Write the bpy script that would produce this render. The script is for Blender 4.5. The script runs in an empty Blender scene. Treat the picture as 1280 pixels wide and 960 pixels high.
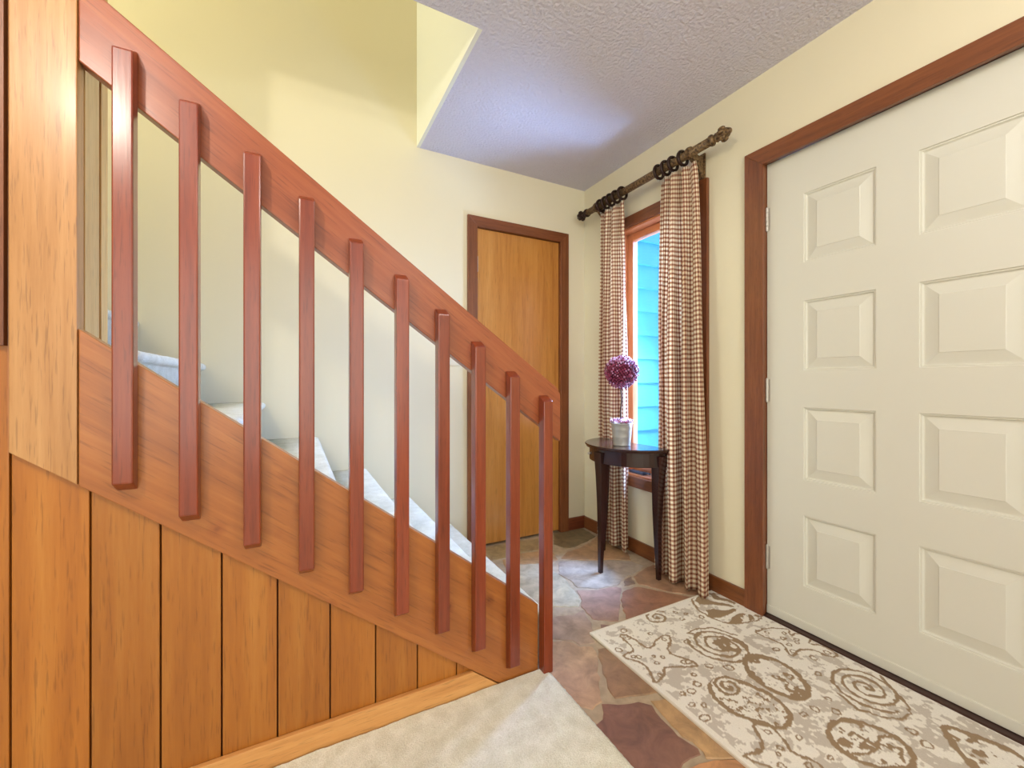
import bpy, bmesh, math, random
import numpy as np
from mathutils import Vector, Matrix
random.seed(7)
C = bpy.context.scene.collection
# ------------------------------------------------------------------ camera
YAW = math.atan(271/520)
cam_d = bpy.data.cameras.new('camera'); cam = bpy.data.objects.new('camera', cam_d); C.objects.link(cam)
cam.location = (0, 0, 1.05); cam.rotation_euler = (math.pi/2, 0, -YAW)
cam_d.sensor_width = 36; cam_d.lens = 36*520/1280; cam_d.shift_y = -2/1280; cam_d.clip_start = .02
bpy.context.scene.camera = cam
# ------------------------------------------------------------------ world, lights, exposure
sc = bpy.context.scene
sc.view_settings.view_transform = 'Standard'; sc.view_settings.look = 'None'
sc.view_settings.gamma = 1; sc.view_settings.exposure = 0.36; sc.view_settings.use_curve_mapping = False
w = bpy.data.worlds.new('sky'); sc.world = w; w.use_nodes = True
w.node_tree.nodes['Background'].inputs[0].default_value = (.50, .70, 1.0, 1)
w.node_tree.nodes['Background'].inputs[1].default_value = 1.2
def area(name, loc, size, target, power, col, spread=180):
    l = bpy.data.lights.new(name, 'AREA'); l.shape = 'RECTANGLE'; l.size, l.size_y = size
    l.energy = power; l.color = col; l.spread = math.radians(spread)
    o = bpy.data.objects.new(name, l); C.objects.link(o); o.location = loc
    o.rotation_euler = (Vector(target)-Vector(loc)).to_track_quat('-Z', 'Y').to_euler()
    return o
def bulb(name, loc, r, power, col):
    l = bpy.data.lights.new(name, 'POINT'); l.shadow_soft_size = r; l.energy = power; l.color = col
    o = bpy.data.objects.new(name, l); C.objects.link(o); o.location = loc; return o
bulb('hall_lamp_light', (-.75, .22, 2.18), .035, 31, (1, .94, .80))
bulb('foyer_lamp_light', (.95, -.35, 2.25), .05, 15, (1, .97, .90))
area('added_fill_behind_camera', (-.3, -2.8, 1.35), (3.6, 2.0), (.5, 2, 1.1), 50, (.93, 1, .98))  # broad soft fill added behind the camera to lift the room, no window there
bulb('upper_hall_lamp_light', (-1.5, 1.85, 3.3), .15, 13, (1, .94, .55))
area('upper_hall_window_light', (-2.9, 1.95, 3.7), (.8, 1.2), (.6, 1.95, 3.0), 30, (.92, 1, .96))
area('daylight_through_foyer_window', (2.75, 1.75, 1.75), (1.0, 1.0), (1.3, 1.75, .6), 150, (.30, .51, 1.0), 110)
area('ground_bounce_outside_window', (2.55, 1.55, .25), (.9, .7), (1.3, 1.9, 2.1), 46, (.34, .54, 1.0), 110)
area('open_sky_over_side_yard', (3.0, 1.9, 3.6), (1.6, 1.2), (2.9, 2.6, 1.2), 14, (.85, .93, 1.0))

# ------------------------------------------------------------------ helpers
def tag(o, label=None, cat=None, group=None, kind=None):
    if label: o['label'] = label
    if cat: o['category'] = cat
    if group: o['group'] = group
    if kind: o['kind'] = kind
    return o
def mesh_obj(name, bm, mats, parent=None, smooth=False, auto=None):
    me = bpy.data.meshes.new(name)
    bmesh.ops.recalc_face_normals(bm, faces=bm.faces[:])
    bm.to_mesh(me); bm.free()
    for m in (mats if isinstance(mats, (list, tuple)) else [mats]): me.materials.append(m)
    if smooth:
        for p in me.polygons: p.use_smooth = True
    o = bpy.data.objects.new(name, me); C.objects.link(o)
    if parent: o.parent = parent
    return o
def empty(name, loc=(0, 0, 0)):
    o = bpy.data.objects.new(name, None); C.objects.link(o); o.location = loc; o.empty_display_size = .05
    return o
def adopt(o, parent):
    """parent o (built in world space) to an empty that is only translated"""
    o.parent = parent; o.matrix_parent_inverse = Matrix.Translation(-Vector(parent.location)); return o
def box(bm, x0, x1, y0, y1, z0, z1, bev=0):
    vs = [bm.verts.new((x, y, z)) for x in (x0, x1) for y in (y0, y1) for z in (z0, z1)]
    f = [(0,1,3,2),(4,6,7,5),(0,4,5,1),(2,3,7,6),(0,2,6,4),(1,5,7,3)]
    fs = [bm.faces.new([vs[i] for i in q]) for q in f]
    if bev:
        es = list({e for ff in fs for e in ff.edges})
        bmesh.ops.bevel(bm, geom=es, offset=bev, segments=2, affect='EDGES', profile=.6)
    return vs
def prism(bm, poly, axis, a, b, bev=0):
    """extrude a 2D polygon. axis 'y': poly=(x,z); 'z': poly=(x,y); 'x': poly=(y,z)"""
    def pt(p, t):
        return (p[0], t, p[1]) if axis == 'y' else ((p[0], p[1], t) if axis == 'z' else (t, p[0], p[1]))
    v0 = [bm.verts.new(pt(p, a)) for p in poly]; v1 = [bm.verts.new(pt(p, b)) for p in poly]
    n = len(poly); fs = [bm.faces.new(v0), bm.faces.new(v1[::-1])]
    for i in range(n): fs.append(bm.faces.new([v0[i], v0[(i+1) % n], v1[(i+1) % n], v1[i]]))
    if bev:
        bmesh.ops.recalc_face_normals(bm, faces=fs)
        es = list({e for ff in fs for e in ff.edges})
        bmesh.ops.bevel(bm, geom=es, offset=bev, segments=2, affect='EDGES', profile=.6)
def boxo(name, mats, parent, *a, bev=0):
    bm = bmesh.new(); box(bm, *a, bev=bev); o = mesh_obj(name, bm, mats)
    if parent: adopt(o, parent)
    return o
def prismo(name, mats, parent, poly, axis, a, b, bev=0):
    bm = bmesh.new(); prism(bm, poly, axis, a, b, bev); o = mesh_obj(name, bm, mats)
    if parent: adopt(o, parent)
    return o
def lathe(bm, prof, n=32, origin=(0, 0, 0), axis='z', flute=0, nf=0):
    rings = []
    for r, h in prof:
        ring = []
        for i in range(n):
            t = 2*math.pi*i/n; rr = r*(1+flute*math.cos(nf*t)) if flute else r
            c, s = rr*math.cos(t), rr*math.sin(t)
            p = (c, s, h) if axis == 'z' else ((c, h, s) if axis == 'y' else (h, c, s))
            ring.append(bm.verts.new((p[0]+origin[0], p[1]+origin[1], p[2]+origin[2])))
        rings.append(ring)
    for a, b in zip(rings, rings[1:]):
        for i in range(n): bm.faces.new([a[i], a[(i+1) % n], b[(i+1) % n], b[i]])
    bm.faces.new(rings[0][::-1]); bm.faces.new(rings[-1])
def torus(bm, c, R, r, axis='y', n=28, m=10):
    vs = []
    for i in range(n):
        a = 2*math.pi*i/n
        for j in range(m):
            b = 2*math.pi*j/m; q = R+r*math.cos(b)
            p = (q*math.cos(a), r*math.sin(b), q*math.sin(a)) if axis == 'y' else (q*math.cos(a), q*math.sin(a), r*math.sin(b))
            vs.append(bm.verts.new((c[0]+p[0], c[1]+p[1], c[2]+p[2])))
    for i in range(n):
        for j in range(m):
            bm.faces.new([vs[i*m+j], vs[((i+1) % n)*m+j], vs[((i+1) % n)*m+(j+1) % m], vs[i*m+(j+1) % m]])
def clean_clones(o):
    c = o.copy(); C.objects.link(c); return c

# ------------------------------------------------------------------ materials
def base(name):
    m = bpy.data.materials.new(name); m.use_nodes = True; nt = m.node_tree
    return m, nt, nt.nodes['Principled BSDF'], nt.nodes.new, nt.links.new
def ramp(nt, stops):
    r = nt.nodes.new('ShaderNodeValToRGB')
    e = r.color_ramp.elements
    while len(e) < len(stops): e.new(.5)
    for i, (p, c) in enumerate(stops): e[i].position = p; e[i].color = (*c, 1)
    return r
def lin(r, g, b):
    f = lambda v: (v/255/12.92) if v/255 <= .04045 else ((v/255+.055)/1.055)**2.4
    return (f(r), f(g), f(b))
def wood(name, cols, *a, knots=0, **k):
    m = wood0(name, cols, *a, **k)
    if knots:
        nt = m.node_tree; N = nt.nodes.new; L = nt.links.new; P = nt.nodes['Principled BSDF']
        tc = N('ShaderNodeTexCoord'); v = N('ShaderNodeTexVoronoi'); v.inputs['Scale'].default_value = knots; L(tc.outputs['Object'], v.inputs['Vector'])
        r = ramp(nt, [(.03, (.35, .22, .16)), (.07, (.8, .7, .64)), (.16, (1, 1, 1))]); L(v.outputs['Distance'], r.inputs[0])
        mm = N('ShaderNodeMix'); mm.data_type = 'RGBA'; mm.blend_type = 'MULTIPLY'; mm.inputs[0].default_value = .9
        src = P.inputs['Base Color'].links[0].from_socket; L(src, mm.inputs[6]); L(r.outputs[0], mm.inputs[7]); L(mm.outputs[2], P.inputs['Base Color'])
    return m
def wood0(name, cols, axis='z', rough=.4, slope=0, coat=.25, fine=1.0, bump=.12, shift=True, vary=.12, figure=0.0):
    m, nt, P, N, L = base(name)
    tc = N('ShaderNodeTexCoord'); mp = N('ShaderNodeMapping'); mp.vector_type = 'TEXTURE'
    add = N('ShaderNodeVectorMath'); add.operation = 'ADD'
    info = N('ShaderNodeObjectInfo'); mul = N('ShaderNodeVectorMath'); mul.operation = 'SCALE'
    cmb = N('ShaderNodeCombineXYZ')
    for i in range(3): L(info.outputs['Random'], cmb.inputs[i])
    L(cmb.outputs[0], mul.inputs[0]); mul.inputs['Scale'].default_value = 7.3
    L(tc.outputs['Object'], add.inputs[0]); L(mul.outputs[0], add.inputs[1])
    L(add.outputs[0], mp.inputs['Vector'])
    k = 18
    if slope:
        mp.inputs['Rotation'].default_value = (0, slope, 0); mp.inputs['Scale'].default_value = (k, 1, 1)
    else:
        mp.inputs['Scale'].default_value = dict(x=(k, 1, 1), y=(1, k, 1), z=(1, 1, k))[axis]
    n1 = N('ShaderNodeTexNoise'); n1.inputs['Scale'].default_value = 62*fine; n1.inputs['Detail'].default_value = 6; n1.inputs['Roughness'].default_value = .62; n1.inputs['Distortion'].default_value = .15
    n2 = N('ShaderNodeTexNoise'); n2.inputs['Scale'].default_value = 13*fine; n2.inputs['Detail'].default_value = 3; n2.inputs['Distortion'].default_value = .5
    n3 = N('ShaderNodeTexNoise'); n3.inputs['Scale'].default_value = 300*fine; n3.inputs['Detail'].default_value = 2
    for n in (n1, n2, n3): L(mp.outputs[0], n.inputs['Vector'])
    mx = N('ShaderNodeMath'); mx.operation = 'MULTIPLY_ADD'; L(n1.outputs[0], mx.inputs[0]); mx.inputs[1].default_value = .55
    m2 = N('ShaderNodeMath'); m2.operation = 'MULTIPLY'; L(n2.outputs[0], m2.inputs[0]); m2.inputs[1].default_value = .45
    L(m2.outputs[0], mx.inputs[2])
    r = ramp(nt, [(.25, cols[0]), (.5, cols[1]), (.78, cols[2])]); L(mx.outputs[0], r.inputs[0])
    # pores
    pr = ramp(nt, [(.30, (.45, .42, .4)), (.42, (1, 1, 1))]); L(n3.outputs[0], pr.inputs[0])
    mm = N('ShaderNodeMix'); mm.data_type = 'RGBA'; mm.blend_type = 'MULTIPLY'; mm.inputs[0].default_value = .5
    L(r.outputs[0], mm.inputs[6]); L(pr.outputs[0], mm.inputs[7])
    hs = N('ShaderNodeHueSaturation'); L(mm.outputs[2], hs.inputs['Color'])
    mr = N('ShaderNodeMapRange'); L(info.outputs['Random'], mr.inputs[0]); mr.inputs[3].default_value = 1-vary; mr.inputs[4].default_value = 1+vary
    L(mr.outputs[0], hs.inputs['Value'])
    L(hs.outputs[0], P.inputs['Base Color'])
    P.inputs['Roughness'].default_value = rough; P.inputs['Coat Weight'].default_value = coat; P.inputs['Coat Roughness'].default_value = .22
    b = N('ShaderNodeBump'); b.inputs['Strength'].default_value = bump; b.inputs['Distance'].default_value = .003
    L(n1.outputs[0], b.inputs['Height']); L(b.outputs[0], P.inputs['Normal'])
    return m
def plain(name, col, rough=.5, metal=0, coat=0, noise=0, nscale=200, bump=0, bscale=300, bdist=.002):
    m, nt, P, N, L = base(name)
    P.inputs['Base Color'].default_value = (*col, 1); P.inputs['Roughness'].default_value = rough
    P.inputs['Metallic'].default_value = metal; P.inputs['Coat Weight'].default_value = coat
    tc = N('ShaderNodeTexCoord')
    if noise:
        n = N('ShaderNodeTexNoise'); n.inputs['Scale'].default_value = nscale; n.inputs['Detail'].default_value = 4; L(tc.outputs['Object'], n.inputs['Vector'])
        r = ramp(nt, [(.3, tuple(c*(1-noise) for c in col)), (.7, tuple(min(1, c*(1+noise)) for c in col))]); L(n.outputs[0], r.inputs[0]); L(r.outputs[0], P.inputs['Base Color'])
    if bump:
        n = N('ShaderNodeTexNoise'); n.inputs['Scale'].default_value = bscale; n.inputs['Detail'].default_value = 5; L(tc.outputs['Object'], n.inputs['Vector'])
        b = N('ShaderNodeBump'); b.inputs['Strength'].default_value = bump; b.inputs['Distance'].default_value = bdist
        L(n.outputs[0], b.inputs['Height']); L(b.outputs[0], P.inputs['Normal'])
    return m
SL = math.atan(.7575)
M = {}
M['plank'] = wood('cedar_plank', (lin(150, 84, 20), lin(176, 106, 32), lin(196, 132, 56)), 'z', vary=.14, fine=.8)
M['post'] = wood('pale_cedar_board', (lin(150, 98, 48), lin(184, 130, 74), lin(210, 160, 104)), 'z', fine=.9, vary=.02)
M['jamb'] = wood('jamb_board', (lin(188, 132, 66), lin(214, 168, 98), lin(232, 196, 130)), 'z', vary=.03)
M['baluster'] = wood('red_stained_baluster', (lin(98, 34, 12), lin(132, 52, 22), lin(156, 74, 36)), 'z', rough=.3, coat=.5, vary=.10)
M['rail'] = wood('red_stained_rail', (lin(118, 54, 24), lin(154, 78, 40), lin(178, 104, 58)), slope=math.atan(.7236), rough=.33, coat=.4, vary=.02, fine=.7, knots=6)
M['stringer'] = wood('stringer_wood', (lin(138, 74, 26), lin(168, 98, 40), lin(192, 124, 58)), slope=SL, rough=.35, coat=.35, vary=.02, fine=.7, knots=6)
M['base_x'] = wood('oak_baseboard', (lin(176, 110, 50), lin(216, 154, 88), lin(230, 174, 108)), 'x', vary=.03)
M['base_dark_x'] = wood('dark_baseboard_x', (lin(84, 36, 18), lin(122, 58, 30), lin(146, 78, 44)), 'x', vary=.03)
M['base_dark_y'] = wood('dark_baseboard_y', (lin(88, 46, 20), lin(126, 72, 34), lin(148, 90, 46)), 'y', vary=.03)
M['casing_z'] = wood('casing_upright', (lin(86, 44, 20), lin(124, 68, 34), lin(148, 90, 50)), 'z', vary=.05, fine=1.3)
M['casing_x'] = wood('casing_head_x', (lin(86, 44, 20), lin(124, 68, 36), lin(148, 90, 52)), 'x', vary=.05)
M['casing_y'] = wood('casing_head_y', (lin(88, 44, 20), lin(126, 70, 34), lin(150, 90, 48)), 'y', vary=.05)
M['closet'] = wood('closet_door_veneer', (lin(164, 98, 36), lin(198, 134, 60), lin(218, 160, 86)), 'z', rough=.3, coat=.6, fine=.6, vary=.01, bump=.04)
M['sash_z'] = wood('sash_wood_z', (lin(150, 80, 42), lin(192, 116, 68), lin(210, 140, 90)), 'z', vary=.03)
M['sash_y'] = wood('sash_wood_y', (lin(150, 80, 42), lin(192, 116, 68), lin(210, 140, 90)), 'y', vary=.03)
M['mahogany'] = wood('dark_mahogany', (lin(28, 9, 8), lin(42, 14, 12), lin(58, 22, 18)), 'z', rough=.22, coat=.35, bump=.02, vary=.02)
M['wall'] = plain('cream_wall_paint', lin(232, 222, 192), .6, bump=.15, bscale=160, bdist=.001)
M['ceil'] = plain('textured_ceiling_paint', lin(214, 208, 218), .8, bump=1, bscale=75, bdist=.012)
M['whitepaint'] = plain('bright_wall_paint', lin(236, 234, 218), .6)
M['doorpaint'] = plain('white_door_paint', lin(220, 217, 203), .42, bump=.08, bscale=400, bdist=.0005)
M['grout'] = plain('floor_grout', lin(178, 158, 132), .75, noise=.15, nscale=30, bump=.4, bscale=200)
M['hinge'] = plain('hinge_metal', lin(205, 200, 190), .35, metal=.6)
M['threshold'] = plain('dark_bronze_threshold', lin(62, 34, 26), .4, metal=.2)
M['black'] = plain('window_crank_metal', lin(66, 76, 90), .4, metal=.3)
M['plastic'] = plain('switch_plate_plastic', lin(226, 218, 196), .4)
M['steel'] = plain('pot_white_metal', lin(178, 176, 172), .38, metal=.35, noise=.06, nscale=40)
M['stem'] = plain('stem_brown', lin(84, 60, 50), .8, noise=.3, nscale=150)
M['moss'] = plain('inner_ball_purple', lin(70, 14, 40), .9)
M['siding'] = plain('blue_siding_paint', lin(84, 168, 202), .6, noise=.04, nscale=8)
M['trimwhite'] = plain('outside_trim_paint', lin(236, 236, 230), .5)
M['soil'] = plain('outside_ground', lin(150, 145, 130), .9, noise=.2, nscale=6)
M['bronze_ring'] = plain('dark_bronze_ring', lin(50, 30, 22), .35, metal=.5)
def m_rod():
    m, nt, P, N, L = base('antique_gold_rod')
    tc = N('ShaderNodeTexCoord'); n = N('ShaderNodeTexNoise'); n.inputs['Scale'].default_value = 90; n.inputs['Detail'].default_value = 5
    L(tc.outputs['Object'], n.inputs['Vector'])
    r = ramp(nt, [(.35, lin(62, 42, 26)), (.6, lin(134, 106, 70))]); L(n.outputs[0], r.inputs[0]); L(r.outputs[0], P.inputs['Base Color'])
    P.inputs['Roughness'].default_value = .42; P.inputs['Metallic'].default_value = .35
    return m
M['rod'] = m_rod()
def m_berry():
    m, nt, P, N, L = base('berry_pink_purple')
    a = N('ShaderNodeAttribute'); a.attribute_name = 'tint'
    r = ramp(nt, [(0, lin(112, 22, 56)), (.5, lin(162, 60, 96)), (.85, lin(206, 150, 190)), (1, lin(232, 206, 232))])
    L(a.outputs['Fac'], r.inputs[0]); L(r.outputs[0], P.inputs['Base Color']); P.inputs['Roughness'].default_value = .35
    return m
M['berry'] = m_berry()
def m_glass():
    m, nt, P, N, L = base('window_glass')
    g = N('ShaderNodeBsdfGlossy'); g.inputs['Roughness'].default_value = .02
    t = N('ShaderNodeBsdfTransparent'); mx = N('ShaderNodeMixShader'); lw = N('ShaderNodeLayerWeight'); lw.inputs[0].default_value = .12
    L(lw.outputs['Fresnel'], mx.inputs[0]); L(t.outputs[0], mx.inputs[1]); L(g.outputs[0], mx.inputs[2])
    L(mx.outputs[0], nt.nodes['Material Output'].inputs[0]); return m
M['glass'] = m_glass()
def m_slate():
    m, nt, P, N, L = base('flagstone_slate')
    info = N('ShaderNodeObjectInfo'); tc = N('ShaderNodeTexCoord')
    n = N('ShaderNodeTexNoise'); n.inputs['Scale'].default_value = 13; n.inputs['Detail'].default_value = 9; n.inputs['Roughness'].default_value = .65; n.inputs['Distortion'].default_value = .6
    L(tc.outputs['Object'], n.inputs['Vector'])
    n2 = N('ShaderNodeTexNoise'); n2.inputs['Scale'].default_value = 3.2; n2.inputs['Detail'].default_value = 3; L(tc.outputs['Object'], n2.inputs['Vector'])
    hs = N('ShaderNodeHueSaturation'); hs.inputs['Saturation'].default_value = .86; L(info.outputs['Color'], hs.inputs['Color'])
    mr = N('ShaderNodeMapRange'); L(n.outputs[0], mr.inputs[0]); mr.inputs[1].default_value = .25; mr.inputs[2].default_value = .75; mr.inputs[3].default_value = .58; mr.inputs[4].default_value = 1.42
    L(mr.outputs[0], hs.inputs['Value'])
    mr2 = N('ShaderNodeMapRange'); L(n2.outputs[0], mr2.inputs[0]); mr2.inputs[3].default_value = .485; mr2.inputs[4].default_value = .515
    L(mr2.outputs[0], hs.inputs['Hue']); L(hs.outputs[0], P.inputs['Base Color'])
    P.inputs['Roughness'].default_value = .5; P.inputs['Coat Weight'].default_value = .12; P.inputs['Coat Roughness'].default_value = .25
    b = N('ShaderNodeBump'); b.inputs['Strength'].default_value = .35; b.inputs['Distance'].default_value = .006; L(n.outputs[0], b.inputs['Height']); L(b.outputs[0], P.inputs['Normal'])
    return m
M['slate'] = m_slate()
def m_carpet(name, c0, c1):
    m, nt, P, N, L = base(name)
    tc = N('ShaderNodeTexCoord')
    n = N('ShaderNodeTexNoise'); n.inputs['Scale'].default_value = 260; n.inputs['Detail'].default_value = 3; L(tc.outputs['Object'], n.inputs['Vector'])
    n2 = N('ShaderNodeTexNoise'); n2.inputs['Scale'].default_value = 22; n2.inputs['Detail'].default_value = 4; L(tc.outputs['Object'], n2.inputs['Vector'])
    ad = N('ShaderNodeMath'); ad.operation = 'ADD'; L(n.outputs[0], ad.inputs[0]); L(n2.outputs[0], ad.inputs[1])
    r = ramp(nt, [(.0, c0), (1, c1)])
    mr = N('ShaderNodeMapRange'); L(ad.outputs[0], mr.inputs[0]); mr.inputs[1].default_value = .7; mr.inputs[2].default_value = 1.3
    L(mr.outputs[0], r.inputs[0]); L(r.outputs[0], P.inputs['Base Color'])
    P.inputs['Roughness'].default_value = 1; P.inputs['Sheen Weight'].default_value = .3
    P.inputs['Specular IOR Level'].default_value = .1
    b = N('ShaderNodeBump'); b.inputs['Strength'].default_value = .9; b.inputs['Distance'].default_value = .006; L(n.outputs[0], b.inputs['Height']); L(b.outputs[0], P.inputs['Normal'])
    return m
M['carpet'] = m_carpet('cream_carpet', lin(222, 218, 194), lin(254, 252, 236))
def m_rug():
    m, nt, P, N, L = base('printed_rug')
    a = N('ShaderNodeAttribute'); a.attribute_name = 'print'
    tc = N('ShaderNodeTexCoord'); n = N('ShaderNodeTexNoise'); n.inputs['Scale'].default_value = 420; L(tc.outputs['Object'], n.inputs['Vector'])
    mx = N('ShaderNodeMix'); mx.data_type = 'RGBA'; mx.blend_type = 'MULTIPLY'; mx.inputs[0].default_value = .35
    r = ramp(nt, [(.3, (.7, .7, .7)), (.6, (1, 1, 1))]); L(n.outputs[0], r.inputs[0])
    L(a.outputs['Color'], mx.inputs[6]); L(r.outputs[0], mx.inputs[7]); L(mx.outputs[2], P.inputs['Base Color'])
    P.inputs['Roughness'].default_value = .95; P.inputs['Specular IOR Level'].default_value = .15
    b = N('ShaderNodeBump'); b.inputs['Strength'].default_value = .5; b.inputs['Distance'].default_value = .003; L(n.outputs[0], b.inputs['Height']); L(b.outputs[0], P.inputs['Normal'])
    return m
M['rug'] = m_rug()
M['rugedge'] = plain('rug_binding', lin(226, 218, 202), .9)
def m_gingham():
    m, nt, P, N, L = base('gingham_cloth')
    uv = N('ShaderNodeUVMap'); uv.uv_map = 'UVMap'; sp = N('ShaderNodeSeparateXYZ'); L(uv.outputs[0], sp.inputs[0])
    outs = []
    for i in (0, 1):
        q = N('ShaderNodeMath'); q.operation = 'DIVIDE'; L(sp.outputs[i], q.inputs[0]); q.inputs[1].default_value = .0235
        fr = N('ShaderNodeMath'); fr.operation = 'FRACT'; L(q.outputs[0], fr.inputs[0])
        st = ramp(nt, [(.46, (0, 0, 0)), (.54, (1, 1, 1)), (.94, (1, 1, 1)), (1.0, (0, 0, 0))])
        L(fr.outputs[0], st.inputs[0]); outs.append(st)
    ad = N('ShaderNodeMix'); ad.data_type = 'RGBA'; ad.blend_type = 'ADD'; ad.inputs[0].default_value = 1
    L(outs[0].outputs[0], ad.inputs[6]); L(outs[1].outputs[0], ad.inputs[7])
    hv = N('ShaderNodeMath'); hv.operation = 'MULTIPLY'; L(ad.outputs[2], hv.inputs[0]); hv.inputs[1].default_value = .5
    # ADD clamps at 1 so use explicit sum of the two values
    s = N('ShaderNodeMath'); s.operation = 'ADD'; L(outs[0].outputs[0], s.inputs[0]); L(outs[1].outputs[0], s.inputs[1])
    hf = N('ShaderNodeMath'); hf.operation = 'MULTIPLY'; L(s.outputs[0], hf.inputs[0]); hf.inputs[1].default_value = .5
    r = ramp(nt, [(0, lin(252, 242, 218)), (.5, lin(204, 162, 130)), (1, lin(136, 84, 68))]); L(hf.outputs[0], r.inputs[0])
    P.inputs['Roughness'].default_value = .9; P.inputs['Specular IOR Level'].default_value = .1
    L(r.outputs[0], P.inputs['Base Color'])
    tr = N('ShaderNodeBsdfTranslucent'); L(r.outputs[0], tr.inputs[0]); mx = N('ShaderNodeMixShader'); mx.inputs[0].default_value = .28
    L(P.outputs[0], mx.inputs[1]); L(tr.outputs[0], mx.inputs[2]); L(mx.outputs[0], nt.nodes['Material Output'].inputs[0])
    nt.nodes.remove(ad); nt.nodes.remove(hv)
    return m
M['gingham'] = m_gingham()

# ================================================================== THE SETTING
CEIL, RW, BW = 2.44, 1.865, 2.44      # ceiling height, right wall x, back wall y
def shell(name, boxes, mat):
    bm = bmesh.new()
    for b in boxes: box(bm, *b)
    return tag(mesh_obj(name, bm, mat), kind='structure')
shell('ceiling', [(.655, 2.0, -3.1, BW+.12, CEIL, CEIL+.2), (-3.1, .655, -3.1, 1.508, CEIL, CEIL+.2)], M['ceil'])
# right wall with a window opening and a door opening
WY0, WY1, WZ0, WZ1 = 1.48, 2.07, .47, 2.02
DY0, DY1, DZ = .205, 1.135, 2.035
shell('wall_right', [(RW, RW+.14, WY1, BW, 0, CEIL), (RW, RW+.14, DY1+.012, WY0, 0, CEIL),
                     (RW, RW+.14, WY0, WY1, 0, WZ0-.001), (RW, RW+.14, WY0, WY1, WZ1+.001, CEIL),
                     (RW, RW+.14, DY0-.012, DY1+.012, DZ+.012, CEIL), (RW, RW+.14, -3.1, DY0-.012, 0, CEIL)], M['wall'])
CX0, CX1, CZ = 1.018, 1.648, 2.033
shell('wall_back', [(-3.1, CX0-.012, BW, BW+.12, 0, 4.9), (CX1+.012, 2.005, BW, BW+.12, 0, 4.9), (CX0-.012, CX1+.012, BW, BW+.12, CZ+.012, 4.9),
                    (.8, 1.9, BW+.13, BW+.16, 0, 2.3)], M['wall'])
shell('wall_stairwell', [(.637, .76, 1.508, BW, CEIL+.2, 4.9), (.637, .655, 1.508, BW, CEIL, CEIL+.2)], M['whitepaint'])
shell('wall_upper_front', [(-3.1, .76, 1.39, 1.508, CEIL+.2, 4.9)], M['wall'])
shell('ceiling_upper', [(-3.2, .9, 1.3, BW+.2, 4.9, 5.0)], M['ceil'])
shell('wall_left', [(-3.22, -3.1, -3.1, BW+.1, 0, 4.9)], M['wall'])
tag(boxo('baseboard_hall', M['base_dark_x'], None, -3.09, -1.6, 1.331, 1.344, .016, .09, bev=.002), kind='structure')
shell('wall_front', [(-3.2, 2.05, -3.22, -3.1, 0, CEIL+.2)], M['wall'])

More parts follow.
